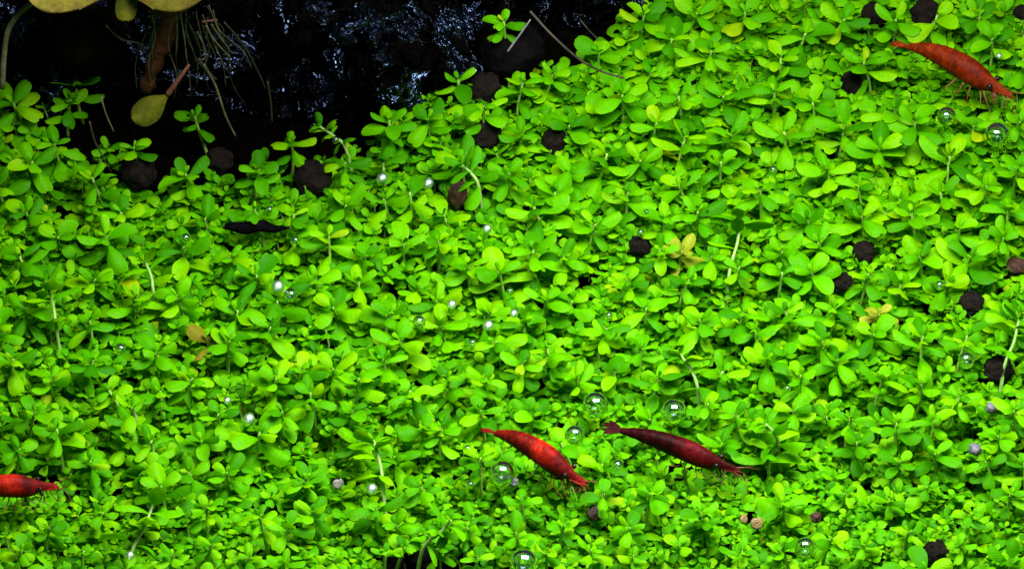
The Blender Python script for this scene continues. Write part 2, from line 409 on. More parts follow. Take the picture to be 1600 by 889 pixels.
# ------------------------------------------------------------------ shrimps
def shrimp_geo(tail_spread=1.0, arch=1.0, seed=1):
    """tail tip at x=0, front at x=1; up is z"""
    rnd = random.Random(seed)
    V, F, UV, MI = [], [], [], []
    def add(v, f, uv, mi):
        o = len(V); V.extend(Vector(p) for p in v); UV.extend(uv); F.extend(tuple(i + o for i in q) for q in f); MI.extend([mi] * len(f))
    #      x     z     half height  half width
    prof = [(.135, .040, .020, .026), (.17, .045, .028, .032), (.23, .052, .040, .042), (.30, .056, .054, .054), (.38, .055, .068, .064),
            (.46, .050, .078, .071), (.53, .044, .084, .076), (.59, .037, .090, .082), (.65, .029, .092, .083), (.71, .020, .087, .079),
            (.76, .015, .077, .069), (.80, .012, .062, .056), (.83, .012, .048, .045), (.855, .012, .038, .036), (.905, .008, .033, .029), (.955, .004, .026, .022), (1.0, 0, .008, .009)]
    ks = [p[0] for p in prof]; n = 116; seg = 20
    v, f, uv = [], [], []
    for i in range(n + 1):
        x = ks[0] + (ks[-1] - ks[0]) * i / n
        z, hh, hw = (np.interp(x, ks, [p[j] for p in prof]) for j in (1, 2, 3))
        ridge = 0.0
        if .17 < x < .57:                       # overlapping abdomen rings
            ph = ((x - .17) / .0667) % 1.0
            ridge = .007 * (ph - .5) * min(1, (1 - ph) / .16)
        for k in range(seg):
            q = 2 * math.pi * k / seg
            cy, cz = math.cos(q), math.sin(q)
            sx_ = abs(cy) ** .9 * math.copysign(1, cy)
            low = 1.0 + (.12 if cz < 0 and x < .55 else 0)
            vv = Vector((x, sx_ * (hw + ridge * .6), z + cz * (hh + ridge) * low))
            if cz > .9 and .6 < x < .95: vv.z += .007      # keel of the carapace
            v.append(vv); uv.append((k / seg, x))
    for i in range(n):
        for k in range(seg):
            f.append((i * seg + k, i * seg + (k + 1) % seg, (i + 1) * seg + (k + 1) % seg, (i + 1) * seg + k))
    f.append(tuple(range(seg))[::-1]); f.append(tuple(n * seg + k for k in range(seg)))
    add(v, f, uv, 0)
    # tail fan: telson and four blades rooted in the last ring
    for az, ln, w in ((0, .155, .030), (.24, .15, .036), (-.24, .15, .036), (.52, .14, .036), (-.52, .14, .036)):
        az *= tail_spread
        g, gf, gu = leaf_geo(7, 4, (.10 + .18 * min(1, tail_spread)) if az else .13, .15, .3, 0, pinch=.35)
        m = Matrix.Translation((.15, 0, .042 + (.004 if az == 0 else -.002 * abs(az)))) @ Matrix.Rotation(math.pi + az, 4, 'Z') @ Matrix.Rotation(az * .3, 4, 'X') @ Matrix.Scale(ln, 4)
        gv = [m @ Vector(p) for p in g]
        m2 = len(gv)
        gv2 = gv + [p - Vector((0, 0, .006)) for p in gv]
        gf2 = gf + [tuple(i + m2 for i in q)[::-1] for q in gf]
        add(gv2, gf2, [(a, .05 + .05 * b) for a, b in gu] * 2, 0)
    # antennal scales beside the beak
    for s in (-1, 1):
        g, gf, gu = leaf_geo(6, 3, .24, .1, .4, 0, pinch=.5)
        m = Matrix.Translation((.825, s * .026, .0)) @ Matrix.Rotation(-s * .03, 4, 'Z') @ Matrix.Rotation(s * .5, 4, 'X') @ Matrix.Scale(.165, 4)
        add([m @ Vector(p) for p in g], gf, [(a, .92 + .08 * b) for a, b in gu], 0)
        g2 = tube(smooth_path([(.85, s * .014, 0), (.91, s * .02, .004), (.965, s * .026, .006)], 3), [.010] * 4 + [.007] * 2 + [.003], 6)
        add(*g2, 0)
    # walking legs, feelers of the mouth, and swimming legs
    for s in (-1, 1):
        for x0, sp, fw in ((.78, .05, .09), (.74, .06, .05), (.69, .07, .03), (.64, .075, -.02), (.59, .075, -.05)):
            j = lambda k: rnd.uniform(-k, k) * 2.0
            pts = [(x0, s * .02, -.03), (x0 + fw * .4 + j(.01), s * (.03 + sp * .5), -.075 + j(.01)), (x0 + fw + j(.015), s * (.03 + sp), -.105 + j(.012)), (x0 + fw * 1.5 + j(.02), s * (.028 + sp * 1.1), -.145 + j(.012))]
            add(*tube(smooth_path(pts, 3), [.0058, .0056, .0054, .005, .0046, .0042, .004, .0034, .0026, .002], 5), 1)
        for q_ in range(6):                           # fine bristles and mouth feelers round the head
            j = lambda k: rnd.uniform(-k, k)
            x0 = rnd.uniform(.78, .96)
            add(*tube(smooth_path([(x0, s * .012, -.01), (x0 + .02 + j(.015), s * (.03 + abs(j(.02))), -.035 + j(.015)), (x0 + .03 + j(.03), s * (.035 + abs(j(.03))), -.075 + j(.03))], 3), [.0045, .0043, .004, .0037, .0033, .003, .002], 4), 1)
        for x0 in (.84, .82):
            j = lambda k: rnd.uniform(-k, k)
            add(*tube(smooth_path([(x0, s * .012, -.02), (x0 + .03, s * .03, -.065 + j(.01)), (x0 + .015 + j(.02), s * .032, -.11 + j(.01))], 3), [.008, .0075, .007, .006, .005, .004, .003], 5), 1)
        for x0 in (.30, .36, .42, .48, .54):
            zz = -np.interp(x0, ks, [p[2] for p in prof]) + np.interp(x0, ks, [p[1] for p in prof])
            add(*tube([(x0, s * .018, zz + .02), (x0 + .005, s * .022, zz - .012), (x0 - .018, s * .022, zz - .04)], [.009, .009, .003], 5), 1)
    for p in V: p.z += zarch(p.x, arch)
    return V, F, UV, MI

def zarch(x, arch):
    return .06 * arch * math.sin(math.pi * min(1.05, max(-.05, (x + .02) / 1.0)) ** .8)

def shrimp(tail, head, zt, zh, mat, legmat, label, ref, roll=0, spread=1.0, arch=1.0, seed=1, fat=1.0, antenna=True, cover=24):
    T = at_z(*tail, 0.9 + zt); H = at_z(*head, 0.9 + zh)
    d = (H - T); Ln = d.length; xax = d.normalized()
    yax = Vector((0, 0, 1)).cross(xax).normalized(); zax = xax.cross(yax)
    rot = Matrix((xax, yax, zax)).transposed().to_4x4() @ Matrix.Rotation(roll, 4, 'X')
    root = bpy.data.objects.new('shrimp', None); col.objects.link(root)
    root.matrix_world = Matrix.Translation(T) @ rot
    tag(root, label, 'shrimp', 'red shrimps on the carpet')
    V, F, UV, MI = shrimp_geo(spread, arch, seed)
    sc = Vector((Ln, Ln * fat, Ln * fat))
    V = [Vector((p.x * sc.x, p.y * sc.y, p.z * sc.z)) for p in V]
    link('body', mesh('shrimp_body', V, F, [mat, legmat], UV, MI), root)
    for s in (-1, 1):
        v, f = blob(1, 3, 0, 1, 0)
        e = mesh('eye', [Vector((p.x * .021, p.y * .019, p.z * .021)) * Ln for p in v], f, [M['eye']])
        link('eye', e, root, (Ln * .838, s * .058 * Ln * fat, (.036 + zarch(.838, arch)) * Ln * fat))
        st = tube([(.82 * Ln, s * .015 * Ln, (.024 + zarch(.82, arch)) * Ln * fat), (.834 * Ln, s * .050 * Ln * fat, (.034 + zarch(.834, arch)) * Ln * fat)], [.014 * Ln, .013 * Ln], 6)
        link('eye_stalk', mesh('eye_stalk', st[0], st[1], [mat], [(0, 1)] * len(st[0])), root)
        if antenna:
            rn = random.Random(seed * 10 + s)
            pts = [(.93, s * .02, .0), (1.02, s * .05, .012), (1.07, s * (.09 + rn.uniform(0, .05)), -.03), (1.09, s * (.14 + rn.uniform(0, .06)), -.10)]
            a = tube(smooth_path([Vector(p) * Ln for p in pts], 5), [.0085 * (1 - .75 * i / 15) for i in range(16)], 5)
            link('antenna', mesh('antenna', a[0], a[1], [M['antenna']]), root)
            pts = [(.95, s * .012, .012), (1.02, s * .03, .03), (1.07, s * .06, .035)]
            a = tube(smooth_path([Vector(p) * Ln for p in pts], 5), [.008 * (1 - .75 * i / 10) for i in range(11)], 5)
            link('antennule', mesh('antennule', a[0], a[1], [M['antenna']]), root)
    mx = (T + H) / 2
    a, b2 = Vector(tail), Vector(head)
    body = [tuple(a.lerp(b2, .02)), tuple(a.lerp(b2, .4)), tuple(a.lerp(b2, .98))]
    free([tuple(a.lerp(b2, 0)), tuple(a.lerp(b2, 1.02))], cover * .55, mx.y)
    free([tuple(a.lerp(b2, .3) + Vector((0, 4))), tuple(a.lerp(b2, .85) + Vector((0, 6)))], cover, min(T.y, H.y) - .1 + .4)
    MARKS.append((tuple(a.lerp(b2, .5)), ref))
    return root
shrimp((752, 680), (916, 758), .42, .34, M['shrimp_red'], M['leg_red'], 'bright red shrimp with scarlet saddle, beside a large bubble', 'the bright red shrimp', seed=3, spread=.25, fat=1.1, arch=1.25, cover=22)
shrimp((940, 672), (1158, 738), .46, .30, M['shrimp_maroon'], M['leg_maroon'], 'dark maroon shrimp with its tail fan spread open', 'the dark maroon shrimp', seed=5, spread=1.1, fat=.86, arch=.45, cover=22)
shrimp((1392, 78), (1582, 152), .5, .42, M['shrimp_orange'], M['leg_red'], 'brick red shrimp at upper right with pale legs below its head', 'the brick red shrimp', seed=8, spread=.45, fat=1.03, arch=1.1, cover=25)
shrimp((-96, 790), (92, 760), .36, .36, M['shrimp_red'], M['leg_maroon'], 'red shrimp cut off by the left edge, only its head showing', 'the cut-off red shrimp', seed=11, fat=1.1, cover=24)

# ------------------------------------------------------------------ soil granules, wood chip, black piece, shells
def granule(px, py, r, label, ref, mat='granule', sq=(1, 1, .9), dz=-.27, seed=None, name='soil_granule', cat='granule', group='dark soil granules among the leaves', amp=.22, clear=.72):
    p = at_canopy(px, py, dz)
    v, f = blob(r * PX * 1.04, 4, amp, 1.9, (seed or px) * .37 % 50, sq, 5)
    o = link(name, mesh(name, v, f, [M[mat]]), loc=p); o.rotation_euler.z = (px * 7 % 6)
    tag(o, label, cat, group); free([(px, py)], r * clear, p.y)
    if ref: MARKS.append(((px, py), ref))
    return o
granule(488, 278, 30, 'large round brown-black granule left of the pale stemmed sprig', 'the largest round granule')
granule(760, 211, 24, 'angular black granule at the back, below the small boulder', 'the angular black granule')
granule(866, 222, 21, 'shaded black granule half hidden just right of the angular black one', None, sq=(.8, 1, 1.2), clear=.6)
granule(757, 137, 25, 'dark glinting granule at the rock edge, highest of the back ones', None, sq=(1.2, 1, .8))
granule(1329, 131, 21, 'upright dark brown granule left of the brick red shrimp', 'the upright dark brown granule', sq=(.85, .9, 1.3))
granule(1000, 384, 17, 'round black granule with a tiny bubble on top', 'the black granule carrying a bubble')
granule(1350, 394, 18, 'dark brown granule, upper of the two right of centre', 'the upper centre-right granule')
granule(1312, 440, 17, 'speckled dark granule, lower left of the two right of centre', 'the speckled granule', sq=(1.1, 1, .75))
granule(1517, 473, 19, 'wide dark brown granule below the right-hand sprigs', 'the wide brown granule', sq=(1.1, 1, .75))
granule(1560, 577, 22, 'round dark granule near the right edge beside a bubble', 'the granule near right edge')
granule(1587, 414, 15, 'brown flat granule touching the right edge', None, mat='bark', sq=(1.2, 1, .6))
granule(1365, 22, 20, 'blue-black granule at the top edge, left of a pair', 'the left top-edge granule')
granule(1447, 20, 25, 'brown-black granule at the top edge, right of a pair', 'the right top-edge granule')
granule(1597, 20, 14, 'dark granule in the top right corner', None)
granule(216, 270, 27, 'dark brown granule in shade below the drooping olive leaf', 'the shaded brown granule', dz=-.25)
granule(342, 252, 23, 'black granule in shade at the foot of the rock', None, dz=-.3)
granule(1462, 862, 19, 'black granule low between leaves at bottom right', 'the bottom right black granule', dz=-.3)
granule(1550, 637, 9, 'small blue-grey granule near the right edge', None, mat='granule_grey', dz=0)
granule(1524, 702, 9, 'small pale brown granule at lower right', None, mat='granule_grey', dz=0)
granule(930, 801, 12, 'small brown granule just below the bright red shrimp', None, mat='bark', dz=-.1)
granule(801, 752, 8, 'tiny purple-brown granule beside the large bubble by the shrimp', None, mat='granule_grey', dz=0)
granule(1275, 808, 8, 'tiny brown granule above the bottom right bubble', None, mat='bark', dz=0)
granule(715, 304, 22, 'reddish brown wood chip standing among the leaves', 'the reddish wood chip', mat='bark', sq=(.8, .6, 1.15), name='wood_chip', cat='wood chip', group=None, dz=.05)
granule(663, 872, 20, 'black granule in the dark gap at the bottom edge', None, dz=-.5)
granule(612, 882, 18, 'black granule at the left of the bottom gap', None, dz=-.55)

# matte black spindle-shaped piece lying among leaves
def spindle():
    a, b = at_canopy(348, 357, .12), at_canopy(452, 358, .12)
    pts = [a.lerp(b, i / 14) + Vector((0, .04 * math.sin(i), .05 * math.sin(i / 14 * math.pi))) for i in range(15)]
    rr = [.012 + .12 * math.sin(math.pi * min(1, (i / 14) ** .8)) ** .8 for i in range(15)]
    v, f, uv = tube(pts, rr, 10)
    c = a.lerp(b, .5)
    o = link('black_piece', mesh('black_piece', [p - c for p in v], f, [M['black_matte']]), loc=c)
    tag(o, 'black spindle-shaped splinter lying among leaves left of centre', 'piece')
    free([(352, 357), (446, 358)], 10, c.y); MARKS.append(((400, 357), 'the black splinter'))
spindle()

def shell(px, py, r, mat, label, rot, ref=None):
    """small coiled snail shell"""
    root = at_canopy(px, py, .1); pts, rr = [], []
    for i in range(44):
        t = i / 43; a = t * 2.2 * 2 * math.pi; q = r * PX * (.12 + .6 * t)
        pts.append(Vector((q * math.cos(a), q * math.sin(a), r * PX * .5 * (1 - t)))); rr.append(r * PX * (.1 + .38 * t) * (1 + .05 * math.sin(i * 2.4)))
    v, f, uv = tube(pts, rr, 8)
    o = link('snail_shell', mesh('snail_shell', v, f, [M[mat]]), loc=root); o.rotation_euler = rot
    tag(o, label, 'snail shell', 'tiny snail shells'); free([(px, py)], r * 1.0, root.y)
    if ref: MARKS.append(((px, py), ref))
shell(1181, 817, 10, 'shell_tan', 'tan ribbed snail shell below the dark maroon shrimp', (.7, .3, 0), 'the tan snail shell')
shell(1161, 811, 7, 'shell_tan', 'smaller tan snail shell touching the ribbed one', (.7, -.3, 1))
shell(527, 755, 8, 'shell_grey', 'whitish snail shell left of the white stem', (.9, .2, 0), 'the whitish snail shell')

# ------------------------------------------------------------------ air bubbles
BUB = mesh('air_bubble', *blob(1, 4, 0, 1, 0), [M['bubble']])
PEARL = mesh('trapped_bubble', *blob(1, 3, .1, 1.2, 3), [M['pearl']])
def bubble(px, py, r, label, ref=None, dz=.3, pearl=False):
    if r < 10 and dz == .3: dz = .5
    p = at_canopy(px, py, dz)
    o = link('air_bubble', PEARL if pearl else BUB, loc=p); o.scale = (r * PX * .92,) * 3
    tag(o, label, 'bubble', 'air bubbles on the leaves'); free([(px, py)], r * (.95 if r > 10 else 1.15), p.y)
    if ref: MARKS.append(((px, py), ref))
bubble(784, 740, 21, 'large clear bubble touching the belly of the bright red shrimp', 'the bubble by the red shrimp')
bubble(930, 633, 22, 'large clear bubble above the tail of the dark maroon shrimp', 'the bubble above the maroon tail')
bubble(1053, 643, 21, 'large clear bubble above the back of the dark maroon shrimp', 'the bubble above the maroon back')
bubble(898, 680, 16, 'clear bubble between the two lower shrimps', 'the bubble between two shrimps')
bubble(1558, 211, 22, 'large clear bubble below the head of the brick red shrimp', 'the bubble below the brick shrimp')
bubble(1479, 182, 17, 'clear bubble tucked under a leaf below the brick red shrimp', None)
bubble(818, 880, 23, 'large clear bubble cut by the bottom edge', 'the bubble at the bottom edge')
bubble(1258, 856, 17, 'clear bubble low at bottom right among leaves', 'the bottom right bubble')
bubble(1510, 563, 14, 'clear bubble left of the granule near the right edge', None)
bubble(965, 727, 9, 'small bubble under the belly of the dark maroon shrimp', None)
bubble(735, 757, 6, 'tiny bubble left of the large bubble by the red shrimp', None)
bubble(731, 701, 6, 'tiny bubble below the tail of the bright red shrimp', None)
bubble(454, 461, 12, 'clear bubble beside a whitish trapped one, left of centre', 'the left centre bubble')
bubble(655, 503, 11, 'clear bubble in the middle of the carpet with blue glint', 'the blue-glinting centre bubble')
bubble(738, 536, 7, 'small bubble in a dark gap right of the blue-glinting one', None)
bubble(188, 545, 9, 'small clear bubble on the left, alone among leaves', 'the lone left bubble')
bubble(290, 372, 8, 'small blue bubble left of the black splinter', 'the bubble left of the splinter')
bubble(461, 376, 9, 'small bubble right of the black splinter', None)
bubble(1001, 364, 7, 'tiny bubble sitting on the round black granule', None, dz=.12)
bubble(1010, 332, 5, 'tiny bubble a little above the round black granule', None)
bubble(761, 358, 8, 'small pale bubble right of the reddish wood chip', None, pearl=True)
bubble(797, 455, 6, 'tiny bubble in shade at the centre', None)
bubble(1208, 266, 8, 'small bubble alone on the upper right leaves', 'the lone upper right bubble')
bubble(951, 494, 7, 'small pale bubble right of centre on a leaf tip', 'the pale bubble right of centre')
bubble(763, 509, 9, 'pale bubble hanging from a leaf tip near the centre', None, pearl=True)
bubble(706, 476, 8, 'pale bubble under a leaf, upper left of the centre one', None, pearl=True)
bubble(803, 490, 7, 'pale bubble under a leaf, right of the centre one', None, pearl=True)
bubble(1230, 607, 6, 'tiny bubble right of the large-leaved sprig', None)
bubble(1468, 446, 8, 'small bubble upper left of the wide brown granule', None)
bubble(355, 626, 6, 'tiny pale bubble above the white trapped one at lower left', None, pearl=True)
bubble(389, 655, 10, 'bright white trapped bubble on a leaf at lower left', 'the white lower left bubble', pearl=True)
bubble(597, 279, 10, 'white trapped bubble, left of the two at upper centre', 'the left white upper bubble', pearl=True)
bubble(669, 287, 10, 'white trapped bubble, right of the two at upper centre', 'the right white upper bubble', pearl=True)
bubble(434, 448, 11, 'soft white trapped bubble on a leaf, left of centre', None, pearl=True)
bubble(1561, 88, 6, 'tiny white bubble just above the brick red shrimp', None, pearl=True)
bubble(421, 327, 6, 'tiny bluish bubble in shade below the large round granule', None)
bubble(524, 219, 7, 'small blue bubble on the pale stem at the rock foot', None)
bubble(581, 764, 9, 'white trapped bubble at the foot of the white stem', None, pearl=True)
bubble(203, 868, 7, 'white trapped bubble on a stem at bottom left', None, pearl=True)
bubble(490, 199, 5, 'tiny bubble on the topmost sprig by the rock', None)

# ------------------------------------------------------------------ the epiphyte hanging from the rock
def epiphyte():
    Y = 4.6
    base = at_y(262, 35, Y + .8)
    root = bpy.data.objects.new('epiphyte_plant', None); col.objects.link(root); root.location = base
    tag(root, 'broad-leaved plant on the rock with hanging roots and a drooping olive leaf', 'plant')
    def part(name, g, mat):
        return link(name, mesh(name, [Vector(p) - base for p in g[0]], g[1], [M[mat]], g[2]), root)
    def broad(tip, bas, W, curl, mat, roll=0, dome=.35):
        d = tip - bas; L = d.length; x = d.normalized(); y = Vector((0, 0, 1)).cross(x).normalized(); z = x.cross(y)
        m = Matrix.Translation(bas) @ Matrix((x, y, z)).transposed().to_4x4() @ Matrix.Rotation(roll, 4, 'X') @ Matrix.Scale(L, 4)
        g = leaf_geo(22, 12, W, curl, dome, 0, 0, .06, .1)
        v = [m @ Vector(p) for p in g[0]]
        # a real leaf has thickness
        n = len(v); v2 = v + [p - z * .03 for p in v]
        f2 = g[1] + [tuple(i + n for i in q)[::-1] for q in g[1]]
        return v2, f2, g[2] + g[2]
    part('leaf', broad(at_y(150, 6, Y - .6), at_y(70, -110, Y + 1.0), 1.15, .25, 'big_leaf', dome=.08), 'big_leaf')
    part('leaf', broad(at_y(222, 7, Y - .3), at_y(318, -100, Y + 1.0), 1.1, .25, 'big_leaf', dome=.08), 'big_leaf')
    for tp, bs, w in [((-1.6, .9, 8.3), (-4.4, 2.6, 7.7), .8), ((-3.4, .5, 8.6), (-4.9, 3.2, 7.9), .8), ((-2.2, 2.6, 9.0), (-5.0, 3.8, 8.2), .8)]:   # unseen leaves and stalks added above the picture to shade the back left corner
        part('leaf', broad(Vector(tp), Vector(bs), w, .5, 'big_leaf', dome=.2), 'big_leaf')
        part('petiole', tube(smooth_path([base + Vector((0, .2, .1)), (base + Vector(bs)) / 2 + Vector((-.3, .5, .9)), Vector(bs)], 6), .06, 7), 'root')
    part('leaf', broad(at_y(194, 30, Y - .1), at_y(200, -30, Y + .7), .5, .6, 'olive_leaf'), 'olive_leaf')
    # drooping small leaf with reddish stalk
    A, B, Cc = at_y(296, 101, Y), at_y(262, 148, Y - .2), at_y(207, 188, Y - .5)
    part('leaf', broad(Cc, B, .60, .35, 'olive_leaf', roll=-.75, dome=.5), 'olive_leaf')
    part('petiole', tube(smooth_path([A, A.lerp(B, .5) + Vector((.02, 0, .03)), B], 5), [.03 + .035 * i / 10 for i in range(11)], 8), 'petiole_red')
    # left arching stalk
    part('petiole', tube(smooth_path([at_y(64, 2, Y), at_y(40, 12, Y), at_y(14, 45, Y), at_y(6, 90, Y), at_y(4, 138, Y)], 5), [.055] * 8 + [.06] * 13, 8), 'root')
    # rhizome
    rz = [at_y(268, 12, Y + .9), at_y(258, 50, Y + .8), at_y(246, 85, Y + .7), at_y(235, 118, Y + .7), at_y(226, 145, Y + .8)]
    part('rhizome', tube(smooth_path(rz, 5), [.14, .17, .19, .18, .21, .23, .22, .2, .22, .19, .15, .17, .2, .18, .13, .12, .15, .17, .15, .1, .05], 12), 'rhizome')
    part('rhizome', tube(smooth_path([at_y(285, 5, Y + 1), at_y(262, 14, Y + .9), at_y(240, 10, Y + 1)], 5), .2, 10), 'rhizome')
    for pts, dy, w, mt in [(((276, 22), (277, 55), (275, 88)), .2, .018, 'root'), (((282, 22), (288, 60), (292, 96)), .1, .018, 'root'), (((290, 28), (305, 60), (316, 92)), .3, .013, 'root_dark'),
                           (((308, 50), (318, 70), (325, 91)), 0, .020, 'root'), (((322, 40), (334, 62), (360, 91)), 0, .022, 'root'), (((330, 38), (345, 60), (364, 85)), .1, .018, 'root'),
                           (((316, 35), (322, 34), (340, 32)), .1, .03, 'petiole_red'), (((318, 100), (337, 135), (352, 180), (368, 213)), -.1, .026, 'root'), (((350, 35), (380, 70), (402, 110), (415, 139)), .4, .022, 'root_dark'),
                           (((418, 128), (423, 160), (425, 192)), .3, .026, 'root_dark'), (((158, 152), (166, 180), (178, 206)), -.2, .018, 'root'), (((310, 92), (322, 110), (338, 125)), .1, .04, 'root_dark'),
                           (((240, 25), (225, 60), (212, 100), (214, 140)), .5, .016, 'root_dark'), (((165, 40), (190, 62), (220, 70), (222, 95)), .6, .02, 'root_dark'), (((140, 190), (150, 225), (176, 272)), -.6, .02, 'root_dark')]:
        q = smooth_path([at_y(a, b, Y + dy) for a, b in pts], 5)
        part('root', tube(q, [w * (1.15 - .5 * i / len(q)) for i in range(len(q))], 6), mt)
    rr_ = random.Random(17)
    for _ in range(22):                               # a tangle of fine dim roots
        x0, y0 = rr_.uniform(235, 335), rr_.uniform(8, 45); dx = (x0 - 265) * rr_.uniform(.1, .9); ln = rr_.uniform(40, 130); dy = rr_.uniform(.1, .8)
        q = smooth_path([at_y(x0, y0, Y + dy), at_y(x0 + dx * .3 + rr_.uniform(-8, 8), y0 + ln * .35, Y + dy), at_y(x0 + dx * .7 + rr_.uniform(-8, 8), y0 + ln * .7, Y + dy - .1), at_y(x0 + dx + rr_.uniform(-6, 6), y0 + ln, Y + dy - .1)], 4)
        w = rr_.uniform(.008, .016)
        part('root', tube(q, [w * (1.2 - .8 * i / len(q)) for i in range(len(q))], 5), rr_.choice(('root', 'root_dark', 'root_dark')))
    MARKS.append(((240, 170), 'the drooping olive leaf'))
    free([(262, 148), (210, 186)], 16, Y)
epiphyte()
# mossy lump in the shade behind the roots
p = at_y(130, 85, 6.0)
rock('moss_stone', (p.x, 6.6, p.z), (.85, .7, .8), 4, 7.7, 'round olive mossy stone in shade left of the roots', plain('mossy_stone', (.0015, .002, .0008), (.008, .008, .003), 3, .95, .0, .8, .1), .15)

def strand(name, pts, w, mat, label, cat):
    q = smooth_path(pts, 6); c = pts[0]
    g = tube(q, [w * (1.1 - .4 * i / len(q)) for i in range(len(q))], 6)
    tag(link(name, mesh(name, [p - c for p in g[0]], g[1], [M[mat]]), loc=c), label, cat)
strand('pale_sliver', [at_y(793, 81, 6.95), at_y(812, 55, 7.05), at_y(829, 31, 7.2)], .022, 'sliver', 'thin pale sliver leaning on the smooth boulder', 'sliver')
strand('dark_root', [at_y(828, 18, 7.9), at_y(862, 55, 7.6), at_y(905, 93, 7.0), at_y(940, 112, 6.6), at_y(975, 122, 6.4)], .03, 'root_dark', 'thin dark root running from the boulder down into the leaves', 'root')
strand('thin_twig', [at_y(905, 30, 8.6), at_y(922, 50, 8.3), at_y(935, 62, 8.0)], .018, 'root_dark', 'hair-thin brown twig above the sprigs right of the boulder', 'twig')

# ------------------------------------------------------------------ the carpet
EDGE = [(-400, 120), (0, 168), (60, 205), (150, 262), (260, 280), (350, 288), (430, 268), (520, 248), (570, 225), (620, 180), (690, 140), (760, 145), (850, 112), (930, 70), (975, 30), (1000, -60), (1020, -300)]
def on_carpet(p):
    """is this place in front of the rocks' foot?"""
    x, y = p
    e = np.interp(x, [a for a, _ in EDGE], [b for _, b in EDGE])
    return y > e if x < 1000 else True

def sprig_leaves(base, crown, L, rnd, pairs=4, tall=False):
    """stem points and leaf placements (matrix, scale)"""
    lean = Vector((crown.x - base.x, crown.y - base.y, 0))
    mid = base.lerp(crown, .5) + Vector((rnd.uniform(-.06, .06), rnd.uniform(-.06, .06), 0)) - lean * .12
    path = smooth_path([base, mid, crown], 4)
    axis = (path[-1] - path[-3]).normalized(); axis = (axis + Vector((0, 0, .6))).normalized()
    q0 = Vector((0, 0, 1)).rotation_difference(axis).to_matrix().to_4x4()
    az0 = rnd.uniform(0, math.pi); out = []
    drop = 0.0
    spec = [(.34, 64, .0), (.74, 46, .10), (1.0, 28, .13), (1.0, 12, .2), (.92, 2, .34), (.8, -6, .4)][:pairs]
    for i, (s, pit, gap) in enumerate(spec):
        drop += gap * L * (1.8 if tall and i > 1 else 1.0)
        # walk back along the stem
        rem = drop; pos = path[-1].copy(); j = len(path) - 1
        while rem > 0 and j > 0:
            d = (path[j - 1] - path[j]).length
            if d >= rem: pos = path[j].lerp(path[j - 1], rem / d); rem = 0
            else: rem -= d; j -= 1; pos = path[j].copy()
        for side in (0, 1):
            az = az0 + i * math.pi / 2 + side * math.pi + rnd.uniform(-.28, .28)
            sc = L * s * rnd.uniform(.84, 1.14); pt = R(pit + rnd.uniform(-14, 14))
            m = Matrix.Translation(pos) @ q0 @ Matrix.Rotation(az, 4, 'Z') @ Matrix.Rotation(-pt, 4, 'Y') @ Matrix.Rotation(rnd.uniform(-.35, .35), 4, 'X') @ Matrix.Scale(sc, 4)
            out.append(m)
    return path, out
def leaf_ok(m):
    return not (blocked(m @ Vector((.55, 0, 0))) or blocked(m @ Vector((.95, 0, -.15))) or blocked(m @ Vector((.25, 0, .02))))

